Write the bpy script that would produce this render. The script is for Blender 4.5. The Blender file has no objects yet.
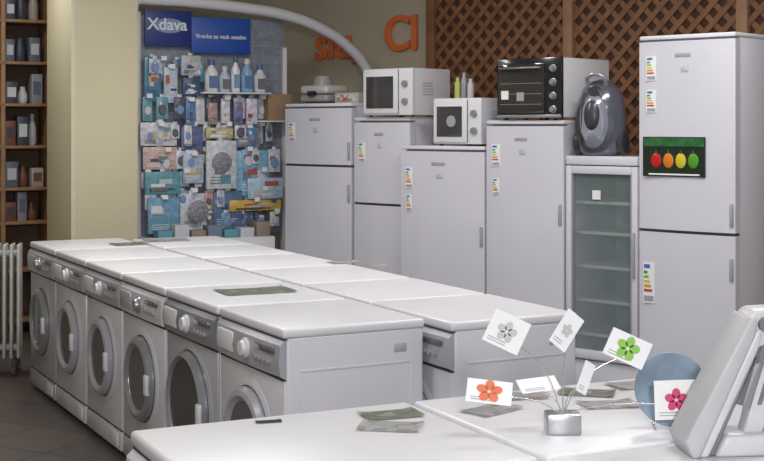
import bpy, bmesh, math, random
from mathutils import Vector, Matrix
random.seed(4)
S = bpy.context.scene
COL = S.collection
try:
    S.view_settings.view_transform = 'Standard'
except Exception:
    pass

# ---------------------------------------------------------------- materials
MATS = {}
def mat(name, rgb, rough=0.5, metal=0.0, noise=0.04, nscale=12.0, spec=0.5, bump=0.0, coat=0.0, alpha=1.0, trans=0.0):
    if name in MATS: return MATS[name]
    m = bpy.data.materials.new(name); m.use_nodes = True
    nt = m.node_tree; b = nt.nodes['Principled BSDF']
    b.inputs['Roughness'].default_value = rough
    b.inputs['Metallic'].default_value = metal
    b.inputs['Specular IOR Level'].default_value = spec
    b.inputs['Coat Weight'].default_value = coat
    b.inputs['Transmission Weight'].default_value = trans
    b.inputs['Alpha'].default_value = alpha
    tc = nt.nodes.new('ShaderNodeTexCoord')
    n = nt.nodes.new('ShaderNodeTexNoise'); n.inputs['Scale'].default_value = nscale
    n.inputs['Detail'].default_value = 4
    nt.links.new(tc.outputs['Object'], n.inputs['Vector'])
    r = nt.nodes.new('ShaderNodeValToRGB')
    r.color_ramp.elements[0].position = 0.3; r.color_ramp.elements[1].position = 0.7
    r.color_ramp.elements[0].color = (*[max(0, c*(1-noise)) for c in rgb], 1)
    r.color_ramp.elements[1].color = (*[min(1, c*(1+noise)) for c in rgb], 1)
    nt.links.new(n.outputs['Fac'], r.inputs['Fac'])
    nt.links.new(r.outputs['Color'], b.inputs['Base Color'])
    if bump > 0:
        bp = nt.nodes.new('ShaderNodeBump'); bp.inputs['Strength'].default_value = bump
        nt.links.new(n.outputs['Fac'], bp.inputs['Height'])
        nt.links.new(bp.outputs['Normal'], b.inputs['Normal'])
    MATS[name] = m
    return m

def print_mat(name, cols, scale=25.0):
    if name in MATS: return MATS[name]
    m = bpy.data.materials.new(name); m.use_nodes = True
    nt = m.node_tree; b = nt.nodes['Principled BSDF']; b.inputs['Roughness'].default_value = 0.45
    tc = nt.nodes.new('ShaderNodeTexCoord')
    v = nt.nodes.new('ShaderNodeTexVoronoi'); v.inputs['Scale'].default_value = scale
    v.distance = 'CHEBYCHEV'
    nt.links.new(tc.outputs['Object'], v.inputs['Vector'])
    sp = nt.nodes.new('ShaderNodeSeparateColor')
    nt.links.new(v.outputs['Color'], sp.inputs['Color'])
    r = nt.nodes.new('ShaderNodeValToRGB'); r.color_ramp.interpolation = 'CONSTANT'
    els = r.color_ramp.elements
    while len(els) < len(cols): els.new(0.5)
    for i, c in enumerate(cols):
        els[i].position = i/len(cols); els[i].color = (*c, 1)
    nt.links.new(sp.outputs[0], r.inputs['Fac'])
    nt.links.new(r.outputs['Color'], b.inputs['Base Color'])
    MATS[name] = m
    return m

WHITE = mat('white_enamel', (0.62, 0.615, 0.66), 0.28, noise=0.03, nscale=2.5, coat=0.2)
WHITE2 = mat('white_plastic', (0.69, 0.685, 0.715), 0.35, noise=0.03, nscale=3)
FRIDGE = mat('fridge_enamel', (0.63, 0.625, 0.69), 0.28, noise=0.03, nscale=2.5, coat=0.2)
FASC = mat('fascia_grey_white', (0.42, 0.42, 0.46), 0.3, metal=0.15, noise=0.02)
GREYW = mat('grey_panel', (0.34, 0.34, 0.38), 0.45, noise=0.03)
SEAM = mat('seam_dark', (0.07, 0.07, 0.08), 0.8)
SILVER = mat('silver_plastic', (0.34, 0.35, 0.38), 0.28, metal=0.5)
CHROME = mat('chrome', (0.7, 0.7, 0.72), 0.15, metal=1.0, noise=0.02)
GLASSD = mat('dark_door_glass', (0.03, 0.03, 0.035), 0.08, coat=0.5)
GLASSM = mat('grey_door_glass', (0.09, 0.09, 0.105), 0.1, coat=0.5)
BLACK = mat('black_gloss', (0.012, 0.012, 0.014), 0.15, coat=0.4)
PAPER = mat('paper_white', (0.80, 0.80, 0.80), 0.7, noise=0.02)

# ---------------------------------------------------------------- helpers
def empty(name, loc=(0, 0, 0), rz=0.0):
    e = bpy.data.objects.new(name, None); COL.objects.link(e)
    e.location = loc; e.rotation_euler = (0, 0, math.radians(rz)); e.empty_display_size = 0.05
    return e
def finish(name, bm, m, parent=None, smooth=False):
    bmesh.ops.recalc_face_normals(bm, faces=bm.faces)
    me = bpy.data.meshes.new(name); bm.to_mesh(me); bm.free()
    if m: me.materials.append(m)
    if smooth:
        for p in me.polygons: p.use_smooth = True
        try: me.set_sharp_from_angle(angle=math.radians(38))
        except Exception: pass
    o = bpy.data.objects.new(name, me); COL.objects.link(o)
    if parent: o.parent = parent
    return o
def box(name, parent, x0, x1, y0, y1, z0, z1, m, bev=0.004, seg=2, rot=None):
    bm = bmesh.new(); bmesh.ops.create_cube(bm, size=1)
    cx, cy, cz = (x0+x1)/2, (y0+y1)/2, (z0+z1)/2
    for v in bm.verts:
        v.co = Vector((v.co.x*(x1-x0), v.co.y*(y1-y0), v.co.z*(z1-z0)))
    bev = min(bev, 0.45*min(abs(x1-x0), abs(y1-y0), abs(z1-z0)))
    if bev > 0: bmesh.ops.bevel(bm, geom=bm.edges[:], offset=bev, segments=seg, profile=0.5, affect='EDGES')
    o = finish(name, bm, m, parent, bev > 0)
    o.location = (cx, cy, cz)
    if rot: o.rotation_euler = rot
    return o
def lathe(name, parent, prof, loc, m, axis='z', seg=40, scale=(1, 1, 1)):
    bm = bmesh.new(); rings = []
    for r, h in prof:
        ring = []
        for i in range(seg):
            a = 2*math.pi*i/seg
            c, s = math.cos(a)*r, math.sin(a)*r
            if axis == 'z': p = (c*scale[0], s*scale[1], h*scale[2])
            elif axis == 'y-': p = (c*scale[0], -h, s*scale[2])
            else: p = (h, c*scale[1], s*scale[2])
            ring.append(bm.verts.new(p))
        rings.append(ring)
    for a, b in zip(rings[:-1], rings[1:]):
        for i in range(seg):
            j = (i+1) % seg
            bm.faces.new((a[i], a[j], b[j], b[i]))
    if prof[0][0] > 1e-5: bm.faces.new(rings[0])
    if prof[-1][0] > 1e-5: bm.faces.new(rings[-1])
    bmesh.ops.remove_doubles(bm, verts=bm.verts, dist=1e-6)
    o = finish(name, bm, m, parent, True); o.location = loc
    return o
def tube(name, parent, pts, r, m, cyclic=False, smooth=True):
    c = bpy.data.curves.new(name, 'CURVE'); c.dimensions = '3D'
    c.bevel_depth = r; c.bevel_resolution = 4; c.resolution_u = 10; c.use_fill_caps = True
    sp = c.splines.new('BEZIER' if smooth else 'POLY')
    if smooth:
        sp.bezier_points.add(len(pts)-1)
        for bp, p in zip(sp.bezier_points, pts):
            bp.co = p; bp.handle_left_type = bp.handle_right_type = 'AUTO'
    else:
        sp.points.add(len(pts)-1)
        for bp, p in zip(sp.points, pts): bp.co = (*p, 1)
    sp.use_cyclic_u = cyclic
    c.materials.append(m)
    o = bpy.data.objects.new(name, c); COL.objects.link(o)
    if parent: o.parent = parent
    return o
def prism(name, parent, pts, y0, y1, m, bev=0.0, seg=2):
    bm = bmesh.new()
    a = [bm.verts.new((x, y0, z)) for x, z in pts]; b = [bm.verts.new((x, y1, z)) for x, z in pts]
    bm.faces.new(a); bm.faces.new(b[::-1])
    n = len(pts)
    for i in range(n):
        j = (i+1) % n; bm.faces.new((a[i], b[i], b[j], a[j]))
    if bev > 0: bmesh.ops.bevel(bm, geom=bm.edges[:], offset=bev, segments=seg, profile=0.5, affect='EDGES')
    return finish(name, bm, m, parent, bev > 0)

# ---------------------------------------------------------------- room
def tile_floor():
    m = bpy.data.materials.new('floor_tiles'); m.use_nodes = True
    nt = m.node_tree; b = nt.nodes['Principled BSDF']; b.inputs['Roughness'].default_value = 0.35
    tc = nt.nodes.new('ShaderNodeTexCoord')
    mp = nt.nodes.new('ShaderNodeMapping'); mp.inputs['Rotation'].default_value = (0, 0, math.radians(28))
    br = nt.nodes.new('ShaderNodeTexBrick'); br.offset = 0.0
    br.inputs['Scale'].default_value = 1.0
    br.inputs['Brick Width'].default_value = 0.4; br.inputs['Row Height'].default_value = 0.4
    br.inputs['Mortar Size'].default_value = 0.006
    br.inputs['Color1'].default_value = (0.12, 0.098, 0.085, 1)
    br.inputs['Color2'].default_value = (0.095, 0.078, 0.070, 1)
    br.inputs['Mortar'].default_value = (0.04, 0.035, 0.032, 1)
    nt.links.new(tc.outputs['Object'], mp.inputs['Vector']); nt.links.new(mp.outputs[0], br.inputs['Vector'])
    nt.links.new(br.outputs['Color'], b.inputs['Base Color'])
    return m
box('floor', None, -4.3, 6.5, -2.5, 14.5, -0.1, 0.0, tile_floor(), 0)
CEIL = mat('ceiling_paint', (0.7, 0.68, 0.64), 0.9)
box('ceiling', None, -4.3, 6.5, -2.5, 14.5, 3.1, 3.2, CEIL, 0)
WALLP = mat('wall_paint_beige', (0.56, 0.51, 0.39), 0.85, noise=0.05, nscale=2)
box('wall_left', None, -4.4, -4.3, -2.5, 14.5, 0, 3.1, WALLP, 0)
FR = (-0.67, 9.0)
fx, fy = math.cos(math.radians(42)), math.sin(math.radians(42))
def frow(t, fwd=0.0):
    return (FR[0]+fx*t-fy*fwd, FR[1]-fy*t-fx*fwd)
wx, wy = frow(-5.2, -1.3)
wb = empty('wall_back', (wx, wy, 0), -42)
box('wall_plaster', wb, 0, 13, 0, 0.12, 0, 3.1, WALLP, 0)
box('baseboard', wb, 0, 13, -0.015, 0, 0, 0.08, mat('baseboard_wood', (0.2, 0.1, 0.05), 0.5), 0.002)

CREAM = mat('column_cream', (0.58, 0.53, 0.36), 0.8, noise=0.05, nscale=1.5)
col = empty('column', (-1.98, 8.3, 0), 27.8)
box('column_body', col, 0, 0.434, 0, 0.67, 0, 3.1, CREAM, 0.006)
box('column_edge_trim', col, -0.006, 0.02, -0.006, 0.02, 0, 3.1, mat('trim_white', (0.62, 0.58, 0.44), 0.6), 0.002)

WOODL = mat('lattice_wood', (0.27, 0.125, 0.06), 0.55, noise=0.25, nscale=9)
WOODP = mat('lattice_post_wood', (0.40, 0.23, 0.13), 0.55, noise=0.15, nscale=9)
WOODD = mat('lattice_backing', (0.085, 0.037, 0.02), 0.8)
lx, ly = frow(0.30, -1.22)
lat = empty('wooden_lattice', (lx, ly, 0), -42)
LW, LZ0, LZ1 = 4.8, 1.1, 3.0
box('backing', lat, 0, LW, 0.02, 0.04, LZ0, LZ1, WOODD, 0)
bm = bmesh.new()
def strip(bm, p, q, y, w=0.018, th=0.008):
    d = (q-p).normalized(); n = Vector((-d.z, 0, d.x))*w
    vs = []
    for yy in (y, y+th):
        for a in (p+n, q+n, q-n, p-n):
            vs.append(bm.verts.new((a.x, yy, a.z)))
    f = vs[:4]; g = vs[4:]
    bm.faces.new(f); bm.faces.new(g[::-1])
    for i in range(4):
        j = (i+1) % 4; bm.faces.new((f[i], g[i], g[j], f[j]))
H = LZ1-LZ0; step = 0.125
k = -H
while k < LW:
    x0, z0, x1, z1 = k, LZ0, k+H, LZ1
    if x0 < 0: z0 -= x0; x0 = 0
    if x1 > LW: z1 -= (x1-LW); x1 = LW
    if x1-x0 > 0.03: strip(bm, Vector((x0, 0, z0)), Vector((x1, 0, z1)), 0.0)
    x0, z0, x1, z1 = k, LZ1, k+H, LZ0
    if x0 < 0: z0 += x0; x0 = 0
    if x1 > LW: z1 += (x1-LW); x1 = LW
    if x1-x0 > 0.03: strip(bm, Vector((x0, 0, z0)), Vector((x1, 0, z1)), 0.009)
    k += step
finish('strips', bm, WOODL, lat)
for i, x in enumerate([0.0, 1.22, 2.5, 3.6, 4.76]):
    box('post_%d' % i, lat, x-0.03, x+0.045, -0.03, 0.02, 0, LZ1+0.05, WOODP if i else WOODL, 0.004)
box('rail_low', lat, 0, LW, -0.02, 0.0, LZ0-0.05, LZ0, WOODP, 0.003)

ORANGE = mat('orange_letter', (0.90, 0.20, 0.05), 0.45)
def text3d(name, s, size, parent, loc, m, ext=0.01):
    c = bpy.data.curves.new(name, 'FONT'); c.body = s; c.size = size; c.extrude = ext; c.bevel_depth = size*0.010
    c.offset = size*0.004
    c.materials.append(m)
    o = bpy.data.objects.new(name, c); COL.objects.link(o); o.parent = parent
    o.location = loc; o.rotation_euler = (math.radians(90), 0, 0)
    return o
sx, sy = frow(-0.98, -1.27)
sign = empty('wall_letter_sign', (sx, sy, 0), -42)
text3d('letters_a', 'siu,', 0.38, sign, (0.0, 0, 2.07), ORANGE)
text3d('letters_b', 'Cl', 0.38, sign, (0.76, -0.0, 2.11), ORANGE)

# ---------------------------------------------------------------- washers
A = math.radians(27.8)
U = (-math.sin(A), math.cos(A)); V = (math.cos(A), math.sin(A))
N0 = (-0.33, 4.333)
def wpos(u, v): return (N0[0]+U[0]*u+V[0]*v, N0[1]+U[1]*u+V[1]*v)

def washer(loc, rz, w=0.6, d=0.54, h=0.85, style=0, side_detail=True):
    e = empty('washing_machine', (loc[0], loc[1], 0), rz)
    body = WHITE
    frontm = {0: WHITE, 1: FASC, 2: FASC, 3: WHITE}[style]
    box('cabinet', e, 0, w, 0.012, d, 0.02, h-0.03, body, 0.012, 3)
    box('front_sheet', e, 0.004, w-0.004, 0.006, 0.016, 0.122, h-0.175, frontm, 0.003)
    box('worktop', e, -0.002, w+0.002, 0.0, d+0.004, h-0.034, h, WHITE2, 0.011, 3)
    box('worktop_seam', e, 0.004, w-0.004, 0.006, d-0.004, h-0.040, h-0.033, SEAM, 0)
    fm = {0: WHITE, 1: SILVER, 2: FASC, 3: FASC}[style]
    zc = h-0.17
    bm = bmesh.new(); n = 12; rows = []
    prof = [(zc, 0.012), (zc+0.01, -0.008), (zc+0.06, -0.014), (h-0.055, -0.008), (h-0.038, 0.010)]
    for z, y in prof:
        rows.append([bm.verts.new((0.004+(w-0.008)*i/n, y - 0.008*math.sin(math.pi*i/n)*(1 if y < 0.01 else 0), z)) for i in range(n+1)])
    for a, b in zip(rows[:-1], rows[1:]):
        for i in range(n): bm.faces.new((a[i], a[i+1], b[i+1], b[i]))
    for side in (0, n):
        bm.faces.new([r[side] for r in rows])
    finish('control_fascia', bm, fm, e, True)
    box('panel_seam', e, 0.004, w-0.004, 0.004, 0.014, zc-0.006, zc, SEAM, 0)
    box('detergent_drawer', e, 0.03, 0.19, -0.022, 0.0, zc+0.03, zc+0.105, WHITE2 if style in (1, 3) else FASC, 0.008)
    lathe('programme_knob', e, [(0.036, 0), (0.036, 0.010), (0.028, 0.014), (0.025, 0.026), (0.0, 0.028)], (w*0.53, -0.018, zc+0.068), WHITE2 if style in (1, 3) else SILVER, 'y-', 28)
    for i in range(4):
        lathe('button_%d' % i, e, [(0.010, 0), (0.010, 0.012), (0.0, 0.013)], (w*0.68+i*0.036, -0.014, zc+0.052), GREYW, 'y-', 14)
    box('display_strip', e, w*0.67, w*0.93, -0.023, -0.005, zc+0.082, zc+0.102, GLASSM, 0.003)
    cx, cz = w/2, 0.42
    R = 0.185 if style != 1 else 0.215
    ringm = {0: SILVER, 1: SILVER, 2: SILVER, 3: FASC}[style]
    rw = 0.048 if style != 1 else 0.030
    lathe('door_surround', e, [(R+0.03, 0.0), (R+0.03, 0.004), (R+0.015, 0.010), (R+0.005, 0.010)], (cx, 0.008, cz), frontm, 'y-')
    lathe('door_gap', e, [(R+0.006, 0.0), (R+0.006, 0.0105), (R-0.004, 0.0105)], (cx, 0.008, cz), SEAM, 'y-')
    lathe('door_ring', e, [(R, -0.002), (R+0.002, 0.02), (R-0.010, 0.036), (R-rw*0.6, 0.040), (R-rw, 0.028), (R-rw-0.005, 0.012)], (cx, 0.006, cz), ringm, 'y-')
    lathe('door_glass', e, [(R-rw, 0.026), (R-rw-0.02, 0.012), (R-rw-0.055, 0.016), (0.0, 0.030)], (cx, 0.006, cz), GLASSD if style == 1 else GLASSM, 'y-')
    box('door_handle', e, cx+R-0.045, cx+R-0.008, -0.042, -0.02, cz-0.045, cz+0.045, WHITE2, 0.008)
    box('kick_seam', e, 0.004, w-0.004, 0.006, 0.014, 0.115, 0.121, SEAM, 0)
    box('kick_plate', e, 0.004, w-0.004, 0.002, 0.02, 0.025, 0.113, frontm, 0.005)
    box('pump_hatch', e, w*0.7, w*0.92, -0.003, 0.01, 0.04, 0.10, WHITE2, 0.004)
    for i, (x, y) in enumerate([(0.05, 0.06), (w-0.05, 0.06), (0.05, d-0.06), (w-0.05, d-0.06)]):
        lathe('foot_%d' % i, e, [(0.022, 0), (0.022, 0.01), (0.012, 0.014), (0.012, 0.03)], (x, y, 0), SEAM, 'z', 14)
    if side_detail:
        for sxx in (w, 0):
            a0, a1 = (sxx-0.004, sxx+0.0035) if sxx else (-0.0035, 0.004)
            for (ya, yb, za, zb, nm) in [(0.06, d-0.05, 0.70, 0.708, 'press_top'), (0.06, d-0.05, 0.12, 0.128, 'press_bottom'),
                                        (0.06, 0.068, 0.12, 0.707, 'press_front'), (d-0.058, d-0.05, 0.12, 0.707, 'press_back')]:
                box(nm, e, a0, a1, ya, yb, za, zb, WHITE, 0.002)
            box('grip_recess', e, sxx-0.003, sxx+0.003, d-0.12, d-0.07, 0.74, 0.77, FASC, 0.0025)
    return e

RZ = -62.2
for i, st in enumerate([3, 1, 0, 3, 3, 2]):
    washer(wpos((i+1)*0.625-0.025, 0), RZ, style=st, side_detail=(i == 0))
for i, st in enumerate([3, 2, 0, 1, 0, 0]):
    washer(wpos((i+1)*0.625-0.025-0.13, 0.575), RZ, style=st, side_detail=(i == 0), d=0.53)

G = math.radians(26)
GV = (math.cos(G), math.sin(G)); GN = (math.sin(G), -math.cos(G))
G0 = (-0.563, 2.9)
def gpos(n, v): return (G0[0]+GN[0]*n+GV[0]*v, G0[1]+GN[1]*n+GV[1]*v)
washer(gpos(0, 0), -64, d=0.69)
washer(gpos(0, 0.71), -64, d=0.70)
washer(gpos(0.615, 0.71), -64, d=0.70)

# ---------------------------------------------------------------- energy labels etc.
LC = [(0.02, 0.25, 0.08), (0.2, 0.45, 0.05), (0.6, 0.55, 0.05), (0.65, 0.3, 0.03), (0.55, 0.05, 0.03)]
def energy_label(parent, x, y, z, w=0.06, h=0.13):
    box('energy_label', parent, x, x+w, y-0.002, y, z-h, z, PAPER, 0)
    for i, c in enumerate(LC):
        m = mat('label_%d' % i, c, 0.6)
        ww = w*(0.30+0.10*i)
        zz = z-h*0.22-i*h*0.11
        box('label_bar_%d' % i, parent, x+w*0.08, x+w*0.08+ww, y-0.0035, y-0.002, zz-h*0.065, zz, m, 0)
    box('label_text', parent, x+w*0.1, x+w*0.9, y-0.0035, y-0.002, z-h*0.95, z-h*0.82, GREYW, 0)
    box('label_head', parent, x+w*0.1, x+w*0.6, y-0.0035, y-0.002, z-h*0.15, z-h*0.06, mat('label_blue', (0.05, 0.15, 0.5), 0.5), 0)

def door_slab(name, e, w, z0, z1, m, bow=0.016, x0=0.0):
    bm = bmesh.new(); n = 14
    outl = []
    for i in range(n+1):
        t = i/n
        outl.append((x0+(w)*t, -0.0-bow*math.sin(math.pi*t)**0.7))
    back = [(x0+w, 0.05), (x0, 0.05)]
    pts = outl+back
    a = [bm.verts.new((x, y, z0)) for x, y in pts]; b = [bm.verts.new((x, y, z1)) for x, y in pts]
    bm.faces.new(a); bm.faces.new(b[::-1])
    for i in range(len(pts)):
        j = (i+1) % len(pts); bm.faces.new((a[i], a[j], b[j], b[i]))
    ed = [x for x in bm.edges if len(x.link_faces) == 2 and x.calc_face_angle(0) > 0.8]
    bmesh.ops.bevel(bm, geom=ed, offset=0.010, segments=3, profile=0.5, affect='EDGES')
    return finish(name, bm, m, e, True)

def fridge(t0, t1, h, fwd, splits, name='refrigerator', handles=True, label=None, d=0.56):
    x, y = frow(t0, fwd)
    e = empty(name, (x, y, 0), -42); w = t1-t0
    box('cabinet', e, 0.004, w-0.004, 0.055, d, 0.04, h-0.01, FRIDGE, 0.006)
    box('top_cap', e, 0.0, w, 0.0, d, h-0.022, h, WHITE2, 0.006)
    box('plinth', e, 0.01, w-0.01, 0.03, 0.06, 0.01, 0.09, GREYW, 0.004)
    for i, (px, py) in enumerate([(0.05, 0.09), (w-0.05, 0.09), (0.05, d-0.05), (w-0.05, d-0.05)]):
        lathe('foot_%d' % i, e, [(0.02, 0), (0.02, 0.045)], (px, py, 0), SEAM, 'z', 12)
    zs = [0.09]+splits+[h-0.026]
    for i in range(len(zs)-1):
        door_slab('door_%d' % i, e, w, zs[i]+0.008, zs[i+1]-0.008, FRIDGE)
        box('gasket_%d' % i, e, 0.006, w-0.006, 0.045, 0.058, zs[i], zs[i+1], GREYW, 0)
        if handles:
            hz = zs[i+1]-0.12 if i == 0 and len(zs) > 2 else (zs[i]+0.04 if i else zs[i+1]-0.45)
            hz0, hz1 = (hz-0.12, hz) if i == 0 else (hz, hz+0.12)
            box('handle_%d' % i, e, w-0.030, w-0.010, -0.012, 0.01, hz0, hz1, GREYW, 0.006)
    for i, z in enumerate(splits):
        box('split_gap_%d' % i, e, 0.004, w-0.004, 0.006, 0.05, z-0.008, z+0.008, SEAM, 0)
    box('badge', e, w*0.40, w*0.56, -0.0185, -0.012, h-0.12, h-0.10, GREYW, 0.002)
    box('round_sticker', e, w*0.46, w*0.54, -0.0185, -0.012, h-0.20, h-0.165, mat('sticker_grey', (0.48, 0.5, 0.48), 0.5, noise=0.3, nscale=80), 0.002)
    if label: energy_label(e, 0.05, -0.0115, label)
    return e

fridge(0.0, 0.63, 1.68, 0.0, [1.26], label=1.55)
fridge(0.655, 1.14, 1.583, 0.0, [1.02], label=1.42)
f3 = fridge(1.15, 1.81, 1.405, 0.1, [], label=1.27)
f4 = fridge(1.825, 2.37, 1.56, 0.1, [], label=1.42)
for f, z in ((f3, 1.10), (f4, 1.22)): energy_label(f, 0.055, -0.0115, z, 0.05, 0.10)
f6 = fridge(2.86, 3.42, 2.01, 0.1, [0.97], label=1.90)
energy_label(f6, 0.03, -0.0110, 0.80, 0.07, 0.22)
energy_label(f6, 0.05, -0.0115, 1.72, 0.06, 0.12)
box('advert_sticker', f6, 0.035, 0.40, -0.0225, -0.0135, 1.26, 1.47, mat('advert_black', (0.01, 0.02, 0.012), 0.3), 0)
box('advert_green_band', f6, 0.04, 0.395, -0.0235, -0.0215, 1.42, 1.465, mat('advert_green', (0.02, 0.12, 0.035), 0.4, noise=0.5, nscale=30), 0)
box('advert_caption', f6, 0.07, 0.37, -0.0235, -0.0215, 1.268, 1.276, PAPER, 0)
for i, c in enumerate([(0.5, 0.01, 0.01), (0.65, 0.2, 0.01), (0.6, 0.5, 0.02), (0.08, 0.3, 0.02)]):
    cx = 0.115+i*0.073
    m = mat('pepper_%d' % i, c, 0.3)
    lathe('pepper_%d' % i, f6, [(0.0, 0.0), (0.036, 0.001), (0.030, 0.004), (0.0, 0.006)], (cx, -0.0225, 1.345), m, 'y-', 18, (0.85, 1, 1.1))
    box('pepper_stem_%d' % i, f6, cx-0.005, cx+0.005, -0.026, -0.022, 1.380, 1.40, MATS['advert_green'], 0)

x, y = frow(2.385, 0.1)
g = empty('glass_door_refrigerator', (x, y, 0), -42); w = 0.46; h = 1.36; d = 0.52
box('side_left', g, 0, 0.02, 0.05, d, 0.03, h-0.01, FRIDGE, 0.004); box('side_right', g, w-0.02, w, 0.05, d, 0.03, h-0.01, FRIDGE, 0.004)
box('back', g, 0.02, w-0.02, d-0.02, d, 0.03, h-0.01, mat('showcase_inner', (0.55, 0.58, 0.58), 0.5), 0)
box('top', g, 0, w, 0.0, d, h-0.05, h, FRIDGE, 0.006); box('bottom', g, 0, w, 0.02, d, 0.03, 0.22, FRIDGE, 0.006)
for i, (xx, yy) in enumerate([(0.05, 0.08), (w-0.05, 0.08), (0.05, d-0.05), (w-0.05, d-0.05)]):
    lathe('foot_%d' % i, g, [(0.02, 0), (0.02, 0.04)], (xx, yy, 0), SEAM, 'z', 12)
for nm, a in {'frame_left': (0.0, 0.035, 0.23, h-0.055), 'frame_right': (w-0.035, w, 0.23, h-0.055), 'frame_top': (0.035, w-0.035, h-0.10, h-0.055), 'frame_bottom': (0.035, w-0.035, 0.23, 0.28)}.items():
    box(nm, g, a[0], a[1], 0.0, 0.045, a[2], a[3], FRIDGE, 0.006)
box('frame_seal', g, 0.035, 0.043, 0.004, 0.03, 0.28, h-0.10, GREYW, 0); box('frame_seal_r', g, w-0.043, w-0.035, 0.004, 0.03, 0.28, h-0.10, GREYW, 0)
gl = mat('showcase_glass', (0.22, 0.28, 0.28), 0.05, alpha=0.30, noise=0.1)
box('glass_pane', g, 0.035, w-0.035, 0.018, 0.026, 0.28, h-0.10, gl, 0)
wire = mat('wire_shelf', (0.75, 0.78, 0.78), 0.4)
for k, z in enumerate([0.36, 0.55, 0.74, 0.93, 1.10]):
    box('shelf_front_rail_%d' % k, g, 0.025, w-0.025, 0.065, 0.075, z-0.010, z+0.006, wire, 0)
    for q in range(12):
        xx = 0.03+q*(w-0.06)/11
        box('shelf_wire_%d_%d' % (k, q), g, xx-0.002, xx+0.002, 0.07, d-0.05, z-0.003, z+0.003, wire, 0)
box('side_pull', g, w-0.022, w-0.010, -0.016, 0.0, 0.7, 0.95, GREYW, 0.005)
box('price_note', g, 0.17, 0.22, 0.010, 0.0179, 1.12, 1.17, PAPER, 0)

# ---------------------------------------------------------------- on top of the fridges
def microwave(t, fwd, z, w, h, d, bodym, frontm, nm='microwave_oven'):
    x, y = frow(t, fwd); e = empty(nm, (x, y, z+0.001), -42)
    box('case', e, 0, w, 0.02, d, 0.012, h, bodym, 0.008, 3)
    box('front_frame', e, 0, w, 0.0, 0.025, 0.012, h, frontm, 0.006)
    dw = w*0.72
    box('door', e, 0.006, dw, -0.010, 0.004, 0.022, h-0.01, frontm, 0.006)
    box('door_window', e, 0.035, dw-0.035, -0.013, -0.006, 0.055, h-0.05, mat('microwave_window', (0.05, 0.05, 0.055), 0.12, coat=0.4), 0.002)
    box('door_seam', e, dw, dw+0.004, -0.002, 0.004, 0.02, h-0.01, SEAM, 0)
    for i, zz in enumerate([h*0.68, h*0.32]):
        lathe('knob_%d' % i, e, [(0.022, 0), (0.020, 0.018), (0, 0.02)], ((dw+w)/2, 0.0, zz), SILVER, 'y-', 24)
    for i in range(5):
        box('vent_%d' % i, e, w-0.003, w+0.0015, 0.10, 0.20, h*0.45+i*0.018, h*0.45+i*0.018+0.006, GREYW, 0)
    for i, (xx, yy) in enumerate([(0.03, 0.04), (w-0.03, 0.04), (0.03, d-0.04), (w-0.03, d-0.04)]):
        lathe('foot_%d' % i, e, [(0.012, 0), (0.012, 0.014)], (xx, yy, 0), SEAM, 'z', 10)
    return e
microwave(0.775, 0.04, 1.583, 0.42, 0.31, 0.38, WHITE2, WHITE2)
mw = microwave(1.40, 0.08, 1.405, 0.37, 0.29, 0.36, WHITE2, WHITE2)
lathe('window_sticker', mw, [(0.035, 0), (0.035, 0.002), (0, 0.0025)], (0.15, -0.013, 0.15), GREYW, 'y-', 20)
x, y = frow(1.92, 0.12); e = empty('mini_oven', (x, y, 1.561), -42); w, h, d = 0.45, 0.355, 0.50
box('case', e, 0, w, 0.02, d, 0.015, h, WHITE2, 0.006)
box('fascia', e, -0.002, w+0.002, 0.0, 0.022, 0.013, h+0.002, BLACK, 0.005)
box('door_glass', e, 0.015, 0.34, -0.012, 0.002, 0.04, h-0.03, mat('oven_glass', (0.03, 0.027, 0.025), 0.05, coat=0.6), 0.004)
box('lower_trim', e, 0.0, w, -0.004, 0.002, 0.014, 0.03, SILVER, 0.002)
tube('door_handle', e, [(0.04, -0.012, h-0.055), (0.04, -0.035, h-0.055), (0.31, -0.035, h-0.055), (0.31, -0.012, h-0.055)], 0.006, SILVER, smooth=False)
box('price_note', e, 0.04, 0.09, -0.015, -0.012, 0.12, 0.17, PAPER, 0)
box('caution_sticker', e, 0.15, 0.20, -0.015, -0.012, 0.11, 0.16, GREYW, 0)
for q in range(3): box('rack_%d' % q, e, 0.03, 0.325, -0.0135, -0.012, 0.09+q*0.06, 0.092+q*0.06, GREYW, 0)
for i in range(4):
    lathe('knob_%d' % i, e, [(0.022, 0), (0.022, 0.004), (0.017, 0.006), (0.015, 0.022), (0, 0.023)], (0.395, 0.0, 0.06+i*0.078), SILVER, 'y-', 20)
for i, (xx, yy) in enumerate([(0.03, 0.05), (w-0.03, 0.05), (0.03, d-0.04), (w-0.03, d-0.04)]):
    lathe('foot_%d' % i, e, [(0.014, 0), (0.014, 0.016)], (xx, yy, 0), SEAM, 'z', 10)
for k, (dx, hh, c) in enumerate([(0.05, 0.13, (0.42, 0.5, 0.15)), (0.10, 0.16, (0.25, 0.25, 0.27)), (0.15, 0.12, (0.5, 0.5, 0.52))]):
    x, y = frow(1.43+dx, -0.06)
    c_ = empty('spray_can', (x, y, 1.405+0.292), 0)
    lathe('can', c_, [(0.018, 0), (0.020, 0.004), (0.020, hh*0.75), (0.012, hh*0.82), (0.012, hh), (0, hh)], (0, 0, 0), mat('can_%d' % k, c, 0.3), 'z', 20)
x, y = frow(2.555, 0.0); vc = empty('canister_vacuum_cleaner', (x, y, 1.361), -30)
VG = mat('vacuum_grey', (0.13, 0.14, 0.17), 0.2, metal=0.4, coat=0.5); VD = mat('vacuum_dark', (0.04, 0.042, 0.05), 0.3); VL = mat('vacuum_light', (0.40, 0.42, 0.50), 0.2, metal=0.5)
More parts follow.
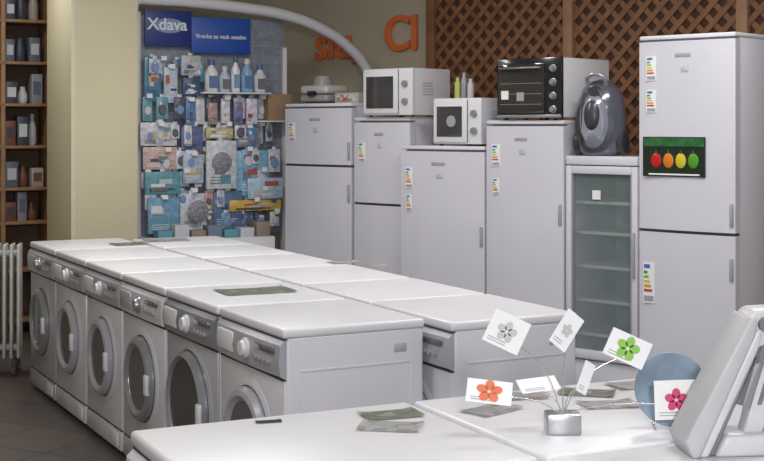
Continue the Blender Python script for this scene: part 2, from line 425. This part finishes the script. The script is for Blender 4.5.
lathe('body', vc, [(0.0, 0.0), (0.09, 0.0), (0.125, 0.03), (0.142, 0.10), (0.145, 0.20), (0.132, 0.30), (0.105, 0.375), (0.06, 0.415), (0.0, 0.43)], (0, 0, 0), VG, 'z', 40, (1, 0.85, 1))
lathe('top_cover', vc, [(0.0, 0.0), (0.08, 0.004), (0.105, 0.02), (0.085, 0.045), (0.0, 0.06)], (-0.005, -0.085, 0.19), VL, 'y-', 36, (0.8, 1, 1.45))
lathe('bag_window', vc, [(0.0, 0.0), (0.05, 0.002), (0.06, 0.012), (0.04, 0.03), (0.0, 0.036)], (-0.005, -0.120, 0.22), VD, 'y-', 30, (0.8, 1, 1.5))
for i, s in enumerate((-1, 1)):
    lathe('wheel_%d' % i, vc, [(0.0, -0.02), (0.06, -0.02), (0.068, -0.01), (0.068, 0.01), (0.06, 0.02), (0.0, 0.022)], (s*0.125, 0, 0.075), VD, 'x', 30)
tube('carry_handle', vc, [(-0.05, -0.06, 0.39), (-0.045, -0.09, 0.44), (0.045, -0.09, 0.44), (0.05, -0.06, 0.39)], 0.012, VL)
for i in range(3):
    tube('trim_rib_%d' % i, vc, [(-0.10+0.02*i, -0.075-0.02*i, 0.06), (-0.115+0.025*i, -0.085-0.022*i, 0.2), (-0.08+0.015*i, -0.06-0.03*i, 0.35)], 0.005, VD)
lathe('hose_socket', vc, [(0.03, 0), (0.032, 0.03), (0.026, 0.032), (0.024, 0.03)], (0, -0.085, 0.36), VD, 'y-', 24)
x, y = frow(0.08, -0.06); st = empty('sandwich_toaster', (x, y, 1.681), -42)
TG = mat('toaster_grey', (0.30, 0.29, 0.29), 0.35)
box('lower_shell', st, 0, 0.26, 0, 0.22, 0.012, 0.06, TG, 0.018, 3)
box('upper_shell', st, 0, 0.26, 0, 0.22, 0.066, 0.125, mat('toaster_light', (0.5, 0.49, 0.47), 0.35), 0.025, 4)
box('latch', st, 0.10, 0.16, -0.03, 0.01, 0.05, 0.085, BLACK, 0.006)
box('feet', st, 0.03, 0.23, 0.03, 0.19, 0.0, 0.014, SEAM, 0.002)
lathe('kettle_base', st, [(0.075, 0.12), (0.07, 0.14), (0.05, 0.19), (0, 0.195)], (0.12, 0.11, 0.0), TG, 'z', 24)
x, y = frow(0.38, -0.10); cb = empty('small_carton', (x, y, 1.681), -42)
box('carton', cb, 0, 0.22, 0, 0.15, 0, 0.07, mat('carton_beige', (0.45, 0.42, 0.38), 0.7), 0.002)
box('carton_print', cb, 0.02, 0.20, -0.001, 0.0, 0.012, 0.055, print_mat('carton_print', [(0.6, 0.6, 0.6), (0.3, 0.25, 0.22), (0.5, 0.1, 0.06)], 40), 0)

# ---------------------------------------------------------------- product display
disp = empty('cleaning_product_display', (-1.69, 9.0, 0), 27.8)
PEG = mat('pegboard', (0.23, 0.26, 0.30), 0.6, noise=0.2, nscale=30)
box('panel', disp, 0, 1.107, 0.02, 0.05, 0.75, 2.30, PEG, 0.003)
box('post_left', disp, -0.012, 0.018, -0.01, 0.05, 0, 2.32, WHITE2, 0.004); box('post_right', disp, 1.09, 1.12, -0.01, 0.05, 0, 2.1, WHITE2, 0.004)
box('gondola_base', disp, 0.0, 0.86, -0.40, 0.02, 0.0, 0.76, WHITE2, 0.008)
for i in range(12):
    box('rail_%d' % i, disp, 0.02, 1.09, 0.012, 0.022, 0.9+i*0.12, 0.906+i*0.12, GREYW, 0)
def lp(px): return (px-138)/147*1.107
def lz(py): return 1.53-(py-125)/141.0
BLUE = mat('banner_blue', (0.02, 0.08, 0.38), 0.4); BLUE2 = mat('banner_deep_blue', (0.015, 0.035, 0.19), 0.4)
box('banner_right', disp, lp(188), lp(247), -0.04, -0.025, lz(53), lz(17), BLUE, 0.003)
box('banner_left', disp, lp(143), lp(188), -0.042, -0.024, lz(47), lz(12), BLUE2, 0.003)
lathe('banner_logo', disp, [(0.085, 0), (0.085, 0.002), (0, 0.003)], (lp(166), -0.042, lz(27)), mat('logo_light', (0.22, 0.30, 0.5), 0.5), 'y-', 28, (1.3, 1, 0.6))
text3d('banner_script', 'Xdava', 0.115, disp, (lp(145), -0.047, lz(31)), PAPER, 0.001)
text3d('banner_text', 'Vrecke za vsak sesalec', 0.042, disp, (lp(192), -0.042, lz(38)), PAPER, 0.001)
PROD = [
 ('b', 197, 210, 60, 92, (0.70, 0.72, 0.75)), ('b', 211, 222, 66, 92, (0.5, 0.53, 0.62)), ('b', 223, 232, 56, 92, (0.75, 0.75, 0.77)), ('b', 233, 245, 58, 92, (0.25, 0.4, 0.62)), ('b', 246, 258, 64, 92, (0.62, 0.64, 0.68)),
 ('c', 141, 157, 58, 102, (0.08, 0.22, 0.34)), ('c', 159, 172, 68, 103, (0.45, 0.54, 0.64)), ('c', 175, 194, 56, 76, (0.45, 0.46, 0.48)), ('c', 176, 193, 78, 96, (0.05, 0.09, 0.18)),
 ('s', 178, 187, 100, 124, (0.12, 0.22, 0.42)), ('s', 190, 199, 98, 124, (0.65, 0.65, 0.7)), ('s', 202, 211, 102, 124, (0.45, 0.3, 0.3)), ('s', 214, 223, 98, 123, (0.65, 0.65, 0.7)), ('s', 226, 235, 101, 124, (0.2, 0.2, 0.4)), ('s', 238, 249, 98, 124, (0.64, 0.6, 0.7)),
 ('c', 137, 172, 122, 145, (0.65, 0.63, 0.65)), ('c', 139, 172, 146, 168, (0.58, 0.42, 0.38)), ('c', 175, 196, 126, 150, (0.12, 0.15, 0.28)), ('c', 176, 196, 153, 182, (0.38, 0.45, 0.55)),
 ('c', 198, 228, 140, 188, (0.58, 0.6, 0.64)), ('c', 230, 272, 150, 196, (0.24, 0.46, 0.64)), ('c', 230, 254, 126, 147, (0.24, 0.27, 0.34)), ('c', 199, 226, 127, 138, (0.55, 0.46, 0.25)),
 ('c', 140, 174, 170, 192, (0.12, 0.32, 0.38)), ('c', 142, 172, 195, 230, (0.16, 0.32, 0.46)), ('c', 175, 205, 192, 229, (0.62, 0.64, 0.68)), ('c', 207, 236, 190, 228, (0.12, 0.18, 0.3)), ('c', 222, 275, 200, 211, (0.62, 0.40, 0.08)), ('c', 240, 276, 178, 199, (0.42, 0.56, 0.68)),
]
rg = random.Random(2)
for r_, (py, n_) in enumerate([(60, 9), (97, 11), (124, 12), (149, 10), (170, 11), (189, 12), (212, 11)]):
    for q in range(n_):
        a = 141+q*(134/n_)+rg.uniform(-3, 3); ww = rg.uniform(7, 12); hh = rg.uniform(14, 24)
        if r_ == 0 and a > 190: continue
        PROD.append(('x', a, a+ww, py, py+hh, rg.choice([(0.66, 0.66, 0.7), (0.5, 0.52, 0.58), (0.12, 0.24, 0.45), (0.6, 0.62, 0.72), (0.28, 0.45, 0.62), (0.1, 0.1, 0.13), (0.5, 0.3, 0.28), (0.68, 0.66, 0.64), (0.15, 0.35, 0.42)])))
for i, (k, a, b, c, d_, colr) in enumerate(PROD):
    x0, x1, z1, z0 = lp(a), min(1.1, lp(b)), lz(c), lz(d_)
    m = mat('product_%d' % i, colr, 0.25, noise=0.25, nscale=35)
    dy = -0.05-0.014*(i % 5)
    if k == 'x': dy = -0.03-0.014*(i % 6)
    if k == 'b':
        r = (x1-x0)/2; hh = z1-z0
        lathe('bottle_%d' % i, disp, [(r*0.9, 0), (r, 0.01), (r, hh*0.6), (r*0.45, hh*0.78), (r*0.4, hh*0.84)], ((x0+x1)/2, -0.12, z0), m, 'z', 20)
        lathe('bottle_cap_%d' % i, disp, [(r*0.5, 0), (r*0.5, hh*0.16), (0, hh*0.17)], ((x0+x1)/2, -0.12, z0+hh*0.83), mat('cap_%d' % (i % 2), [(0.08, 0.15, 0.3), (0.6, 0.6, 0.62)][i % 2], 0.4), 'z', 16)
        box('bottle_label_%d' % i, disp, x0+r*0.4, x1-r*0.4, -0.12-r*1.02, -0.12, z0+hh*0.12, z0+hh*0.5, mat('lab%d' % (i % 3), [(0.1, 0.18, 0.35), (0.15, 0.15, 0.17), (0.2, 0.3, 0.42)][i % 3], 0.5), 0)
    else:
        th = 0.03 if k != 'x' else 0.014
        box('pack_%d' % i, disp, x0, x1, dy-th, dy, z0, z1, m, 0.006)
        box('pack_tab_%d' % i, disp, (x0+x1)/2-0.015, (x0+x1)/2+0.015, dy-0.006, dy-0.003, z1, z1+0.018, PAPER, 0)
        pc = [(0.68, 0.68, 0.7), (0.05, 0.08, 0.2), (0.4, 0.10, 0.08), (0.12, 0.30, 0.40), (0.5, 0.42, 0.15), (0.5, 0.52, 0.56), (0.2, 0.2, 0.22)]
        w_, h_ = x1-x0, z1-z0
        for q in range(4 if k == 'c' else 2):
            u0 = x0+w_*rg.uniform(0.06, 0.5); v0 = z0+h_*rg.uniform(0.06, 0.65)
            kk = rg.choice([0, 0, 1, 2, 3, 4, 5, 5, 6])
            box('print_%d_%d' % (i, q), disp, u0, min(x1-0.004, u0+w_*rg.uniform(0.2, 0.5)), dy-th-0.0015-0.0006*q, dy-th, v0, min(z1-0.004, v0+h_*rg.uniform(0.07, 0.25)), mat('pc%d' % kk, pc[kk], 0.5), 0)
        if k == 'x':
            # clear moulded bubble with the part inside
            lathe('blister_%d' % i, disp, [(w_*0.34, 0), (w_*0.30, 0.012), (0, 0.016)], ((x0+x1)/2, dy-th, z0+h_*0.42), mat('blister_part_%d' % (i % 3), [(0.6, 0.6, 0.63), (0.12, 0.12, 0.14), (0.2, 0.3, 0.5)][i % 3], 0.15), 'y-', 14, (1, 1, 1.3))
        else:
            for q in range(3):
                zz = z0+h_*(0.12+0.06*q)
                box('print_text_%d_%d' % (i, q), disp, x0+w_*0.12, x0+w_*(0.6+0.1*q), dy-th-0.0042, dy-th, zz, zz+0.004, SEAM if i % 2 else PAPER, 0)
        tube('hook_%d' % i, disp, [((x0+x1)/2, 0.02, z1+0.012), ((x0+x1)/2, dy-0.06, z1+0.012)], 0.003, CHROME, smooth=False)
        if i % 3 == 0: box('price_tag_%d' % i, disp, (x0+x1)/2-0.02, (x0+x1)/2+0.02, dy-0.062, dy-0.060, z1-0.01, z1+0.02, PAPER, 0)
for (cx, cz, r) in [(213, 162, 0.075), (190, 209, 0.075)]:
    lathe('hair_disc', disp, [(r, 0), (r*0.95, 0.003), (r*0.3, 0.005), (0, 0.005)], (lp(cx), -0.14, lz(cz)), mat('disc_grey', (0.24, 0.24, 0.26), 0.6, noise=0.5, nscale=60), 'y-', 24)
box('bottle_shelf', disp, lp(192), lp(260), -0.19, 0.02, lz(92)-0.012, lz(92), WHITE2, 0.003)
rg = random.Random(8)
for i in range(7):
    x0 = 0.03+i*0.118
    box('stock_box_%d' % i, disp, x0, x0+0.10, -0.36, -0.24, 0.76, 0.76+rg.uniform(0.05, 0.10), mat('stock_%d' % (i % 4), [(0.10, 0.28, 0.36), (0.5, 0.52, 0.55), (0.25, 0.2, 0.16), (0.15, 0.2, 0.25)][i % 4], 0.5), 0.003)
box('carton_top', disp, lp(260), lp(284), -0.14, 0.0, lz(120), lz(93), mat('cardboard', (0.32, 0.20, 0.12), 0.8), 0.003)
box('carton_shelf', disp, lp(248), 1.107, -0.17, 0.02, lz(120)-0.012, lz(120), WHITE2, 0.003)

arch = empty('curved_display_arch', (-1.69, 9.0, 0), 27.8)
ay = -0.075
apts = [(0.0, ay, 2.40), (0.35, ay, 2.395), (0.75, ay, 2.37), (1.08, ay, 2.33), (1.36, ay, 2.245), (1.58, ay, 2.12), (1.74, ay, 1.95), (1.82, ay, 1.70), (1.84, ay, 0.9), (1.84, ay, 0.0)]
tube('arch_tube', arch, apts, 0.040, WHITE2)
tube('arch_leg', arch, [(0.0, ay, 2.40), (-0.04, ay, 2.39), (-0.06, ay, 2.33), (-0.06, ay, 0)], 0.040, WHITE2)

# ---------------------------------------------------------------- wooden shelf on the left
SW = mat('shelf_wood', (0.34, 0.19, 0.10), 0.5, noise=0.2, nscale=8); SWD = mat('shelf_back_dark', (0.14, 0.09, 0.06), 0.8)
sh = empty('wooden_shelf_unit', (-3.28, 9.25, 0), 27.8)
W_ = 0.93
box('back', sh, 0, W_, 0.34, 0.36, 0, 2.6, SWD, 0)
for i, xx in enumerate([0, 0.56, W_-0.025]): box('upright_%d' % i, sh, xx, xx+0.03, 0, 0.36, 0, 2.6, SW, 0.002)
zs = [0.08, 0.45, 0.80, 1.05, 1.36, 1.67, 1.98, 2.29, 2.57]
for i, z in enumerate(zs): box('board_%d' % i, sh, 0.03, W_-0.025, 0.0, 0.34, z, z+0.022, SW, 0.002)
rg = random.Random(5); q = 0
cols = [(0.55, 0.55, 0.57), (0.28, 0.29, 0.32), (0.06, 0.07, 0.09), (0.42, 0.37, 0.30), (0.12, 0.15, 0.2), (0.65, 0.65, 0.65), (0.2, 0.08, 0.05)]
for z in zs[2:-1]:
    for bay, wd_ in ((0.035, 0.42), (0.60, 0.22)):
        x0 = bay
        while x0 < bay+wd_:
            ww = rg.uniform(0.06, 0.10); hh = rg.uniform(0.12, 0.24); k = rg.randrange(7)
            m = mat('stockcol_%d' % k, cols[k], 0.4)
            if rg.random() < 0.45:
                r = ww/2
                lathe('jug_%d' % q, sh, [(r*0.7, 0), (r, 0.02), (r*0.95, hh*0.55), (r*0.5, hh*0.85), (r*0.55, hh), (0, hh)], (x0+r, 0.13, z+0.022), m, 'z', 18)
            else:
                box('pack_%d' % q, sh, x0, x0+ww, 0.05, 0.2, z+0.022, z+0.022+hh, m, 0.004)
                box('pack_label_%d' % q, sh, x0+ww*0.15, x0+ww*0.85, 0.048, 0.052, z+0.022+hh*0.3, z+0.022+hh*0.75, mat('stockcol_%d' % ((k+3) % 7), cols[(k+3) % 7], 0.4), 0)
            x0 += ww+0.012; q += 1

# oil radiator
rad = empty('oil_radiator', (-2.49, 7.93, 0), 8)
RW = mat('radiator_cream', (0.50, 0.50, 0.48), 0.4)
for i in range(7):
    box('fin_%d' % i, rad, i*0.042, i*0.042+0.018, 0.0, 0.15, 0.10, 0.80, RW, 0.008, 3)
for k, z in enumerate((0.16, 0.74)):
    tube('manifold_%d' % k, rad, [(0.0, 0.075, z), (0.27, 0.075, z)], 0.022, RW, smooth=False)
for i, xx in enumerate((0.02, 0.24)):
    box('wheel_bar_%d' % i, rad, xx-0.012, xx+0.012, -0.04, 0.19, 0.05, 0.10, SEAM, 0.004)
    for j, yy in enumerate((-0.03, 0.18)):
        lathe('wheel_%d_%d' % (i, j), rad, [(0, -0.012), (0.027, -0.012), (0.027, 0.012), (0, 0.012)], (xx, yy, 0.028), SEAM, 'x', 18)

# ---------------------------------------------------------------- leaflets
P1 = print_mat('leaflet_green_print', [(0.24, 0.30, 0.24), (0.28, 0.34, 0.22), (0.35, 0.36, 0.36), (0.52, 0.52, 0.50), (0.42, 0.34, 0.30)], 30)
P2 = print_mat('leaflet_light_print', [(0.66, 0.66, 0.67), (0.60, 0.60, 0.62), (0.50, 0.50, 0.50), (0.62, 0.62, 0.56), (0.52, 0.44, 0.38)], 30)
def leaflet(x, y, w, h, rz, m, z=0.85, name='leaflet', curl=0.004):
    bm = bmesh.new(); n = 8; r0 = []
    for j in range(2):
        r0.append([bm.verts.new((-w/2+w*i/n, -h/2+h*j, 0.0012+curl*((i/n-0.5)*2)**4)) for i in range(n+1)])
    for i in range(n): bm.faces.new((r0[0][i], r0[0][i+1], r0[1][i+1], r0[1][i]))
    bmesh.ops.solidify(bm, geom=bm.faces[:], thickness=0.001)
    o = finish(name, bm, m, None, False); o.location = (x, y, z+0.001); o.rotation_euler = (0, 0, math.radians(rz))
    return o
leaflet(-0.52, 5.33, 0.30, 0.20, 24, P1)
leaflet(-0.19, 6.45, 0.16, 0.11, 30, P2); leaflet(-0.02, 6.30, 0.10, 0.10, 50, P2)
leaflet(-1.28, 7.70, 0.26, 0.2, 20, P2); leaflet(-1.45, 7.45, 0.2, 0.18, 28, P1)
leaflet(0.02, 3.05, 0.14, 0.09, 20, P1); leaflet(0.02, 2.93, 0.14, 0.10, -10, P2)
leaflet(-0.26, 2.98, 0.06, 0.025, 15, SEAM, curl=0.001)
for (x, y, r, m) in [(0.34, 3.26, 10, P2), (0.52, 3.30, -15, P1), (0.66, 3.40, 25, P2), (0.26, 3.10, 45, P2), (0.55, 3.16, 10, P2)]:
    leaflet(x, y, 0.14, 0.09, r, m, z=0.85+0.0015*(random.random()))

# ---------------------------------------------------------------- card holder with flower cards
ch = empty('photo_card_holder', (0.40, 2.88, 0.85), 0)
box('base', ch, -0.038, 0.038, -0.03, 0.03, 0, 0.045, mat('stand_metal', (0.42, 0.42, 0.44), 0.3, metal=0.8), 0.004)
def flower(parent, mname, c, M, r):
    m = mat(mname, c, 0.5)
    for k in range(5):
        a = 2*math.pi*k/5+0.3
        bm = bmesh.new()
        pts = []
        for i in range(12):
            t = 2*math.pi*i/12
            lx_, lz_ = r*0.55+r*0.45*math.cos(t), r*0.36*math.sin(t)
            pts.append(bm.verts.new(M @ Vector((lx_*math.cos(a)-lz_*math.sin(a), -0.0022, lx_*math.sin(a)+lz_*math.cos(a)))))
        bm.faces.new(pts)
        finish('petal_%s_%d' % (mname, k), bm, m, parent)
def card(i, cx, cz, y, w, h, roll, pitch=0, yaw=0, fl=None, fc=None, fr=0.02):
    M = Matrix.Translation((cx, y, cz)) @ Matrix.Rotation(math.radians(yaw), 4, 'Z') @ Matrix.Rotation(math.radians(pitch), 4, 'X') @ Matrix.Rotation(math.radians(roll), 4, 'Y')
    o = box('card_%d' % i, ch, -w/2, w/2, -0.001, 0.001, -h/2, h/2, PAPER, 0)
    o.matrix_local = M
    if fl: flower(ch, fl, fc, M, fr)
    bm = bmesh.new()
    for k in range(2):
        zz = -h*0.40+k*0.006
        vs = [bm.verts.new(M @ Vector(p)) for p in [(-w*0.40, -0.0018, zz), (w*0.1, -0.0018, zz), (w*0.1, -0.0018, zz+0.002), (-w*0.40, -0.0018, zz+0.002)]]
        bm.faces.new(vs)
    finish('card_text_%d' % i, bm, GREYW, ch)
    tube('wire_%d' % i, ch, [(0, 0, 0.04), (cx*0.35, y*0.4+0.005, 0.04+(cz-0.04)*0.55), (cx, y+0.004, cz-0.01)], 0.0013, CHROME)
card(0, -0.126, 0.226, -0.02, 0.085, 0.075, 25, fl='flower_grey', fc=(0.50, 0.50, 0.50), fr=0.024)
card(1, 0.009, 0.226, 0.0, 0.050, 0.085, 38, yaw=25, fl='flower_grey2', fc=(0.52, 0.52, 0.48), fr=0.016)
card(2, 0.144, 0.186, 0.0, 0.095, 0.062, 24, fl='flower_green', fc=(0.24, 0.50, 0.08), fr=0.028)
card(3, 0.238, 0.085, -0.06, 0.094, 0.085, -2, fl='flower_pink', fc=(0.60, 0.06, 0.16), fr=0.026)
card(4, -0.164, 0.094, -0.02, 0.10, 0.06, 8, pitch=-45, fl='flower_orange', fc=(0.68, 0.17, 0.08), fr=0.030)
card(5, 0.048, 0.125, -0.02, 0.035, 0.07, 28, yaw=40)
card(6, -0.05, 0.100, 0.03, 0.09, 0.05, -12, pitch=-65)

pl = empty('blue_plate', (0.650, 2.93, 0.85), 0)
PB = mat('plate_blue_grey', (0.20, 0.27, 0.34), 0.25, noise=0.35, nscale=10, coat=0.3)
o = lathe('plate', pl, [(0.0, 0.0), (0.05, 0.0), (0.058, 0.006), (0.080, 0.012), (0.083, 0.010), (0.060, 0.0), (0.05, -0.006), (0.0, -0.006)], (0, 0, 0.086), PB, 'y-', 48)
o.rotation_euler = (math.radians(-12), 0, 0)
tube('easel_wire', pl, [(-0.04, -0.03, 0.02), (-0.04, -0.03, 0.003), (-0.03, 0.05, 0.003), (0, 0.035, 0.10), (0.03, 0.05, 0.003), (0.04, -0.03, 0.003), (0.04, -0.03, 0.02)], 0.002, CHROME, smooth=False)

# steam iron on its heel
ir = empty('steam_iron', (0.612, 2.70, 0.85), 6)
IW = mat('iron_white', (0.55, 0.55, 0.57), 0.35); IG = mat('iron_grey', (0.17, 0.17, 0.18), 0.4); IL = mat('iron_light_grey', (0.44, 0.44, 0.46), 0.4)
prism('soleplate', ir, [(0.0, 0.035), (0.016, 0.0), (0.030, 0.0), (0.150, 0.250), (0.155, 0.285), (0.138, 0.287)], -0.055, 0.055, IL, 0.006, 3)
prism('body_skirt', ir, [(0.032, 0.0), (0.052, 0.0), (0.160, 0.225), (0.168, 0.262), (0.152, 0.258)], -0.048, 0.048, IW, 0.006, 3)
prism('steam_chamber', ir, [(0.054, 0.0), (0.070, 0.0), (0.085, 0.045), (0.160, 0.205), (0.160, 0.222)], -0.038, 0.038, IG, 0.005, 3)
prism('heel', ir, [(0.066, 0.0), (0.225, 0.0), (0.235, 0.02), (0.222, 0.045), (0.090, 0.045)], -0.05, 0.05, IW, 0.008, 3)
prism('front_cap', ir, [(0.138, 0.284), (0.155, 0.300), (0.205, 0.302), (0.225, 0.280), (0.200, 0.235), (0.160, 0.220)], -0.038, 0.038, IW, 0.008, 3)
prism('handle', ir, [(0.200, 0.255), (0.225, 0.262), (0.215, 0.18), (0.185, 0.09), (0.180, 0.03), (0.130, 0.03), (0.150, 0.09), (0.185, 0.175)], -0.020, 0.020, IW, 0.008, 3)
prism('grip_inlay', ir, [(0.198, 0.225), (0.208, 0.225), (0.203, 0.18), (0.175, 0.10), (0.165, 0.10), (0.190, 0.18)], -0.022, 0.022, IG, 0.002)
lathe('steam_dial', ir, [(0.016, 0), (0.014, 0.008), (0, 0.01)], (0.175, -0.038, 0.270), IG, 'y-', 24)

# ---------------------------------------------------------------- lights
def area(name, loc, rot, sx, sy, e, c=(1, 1, 1)):
    l = bpy.data.lights.new(name, 'AREA'); l.shape = 'RECTANGLE'; l.size = sx; l.size_y = sy; l.energy = e; l.color = c
    o = bpy.data.objects.new(name, l); COL.objects.link(o); o.location = loc; o.rotation_euler = rot
    return o
k = 0
FIX = mat('fixture_white', (0.8, 0.8, 0.8), 0.5)
for (x, y, p) in [(-1.6, 3.5, 25), (1.2, 3.0, 23), (-1.0, 6.6, 42), (1.3, 5.6, 40), (-2.6, 8.2, 18), (0.0, 0.6, 15)]:
    f = empty('ceiling_lamp', (x, y, 3.1), 28)
    box('housing', f, -0.65, 0.65, -0.14, 0.14, -0.07, 0.0, FIX, 0.005)
    area('lamp_light_%d' % k, (x, y, 3.02), (0, 0, math.radians(28)), 1.2, 0.25, p, (1.0, 0.985, 0.97)); k += 1
area('camera_flash', (0.25, -0.6, 1.95), (math.radians(86), 0, math.radians(0)), 0.3, 0.25, 78, (0.98, 0.98, 1.0))
wd = bpy.data.worlds.new('world'); S.world = wd; wd.use_nodes = True
bg = wd.node_tree.nodes['Background']; bg.inputs[0].default_value = (0.93, 0.94, 1.0, 1); bg.inputs[1].default_value = 0.55

# ---------------------------------------------------------------- camera
cd = bpy.data.cameras.new('camera'); cam = bpy.data.objects.new('camera', cd); COL.objects.link(cam)
cd.sensor_width = 36; cd.lens = 1300/764*36; cd.shift_y = -105/764
cam.location = (0, 0, 1.53); cam.rotation_euler = (math.radians(90), 0, 0)
S.camera = cam
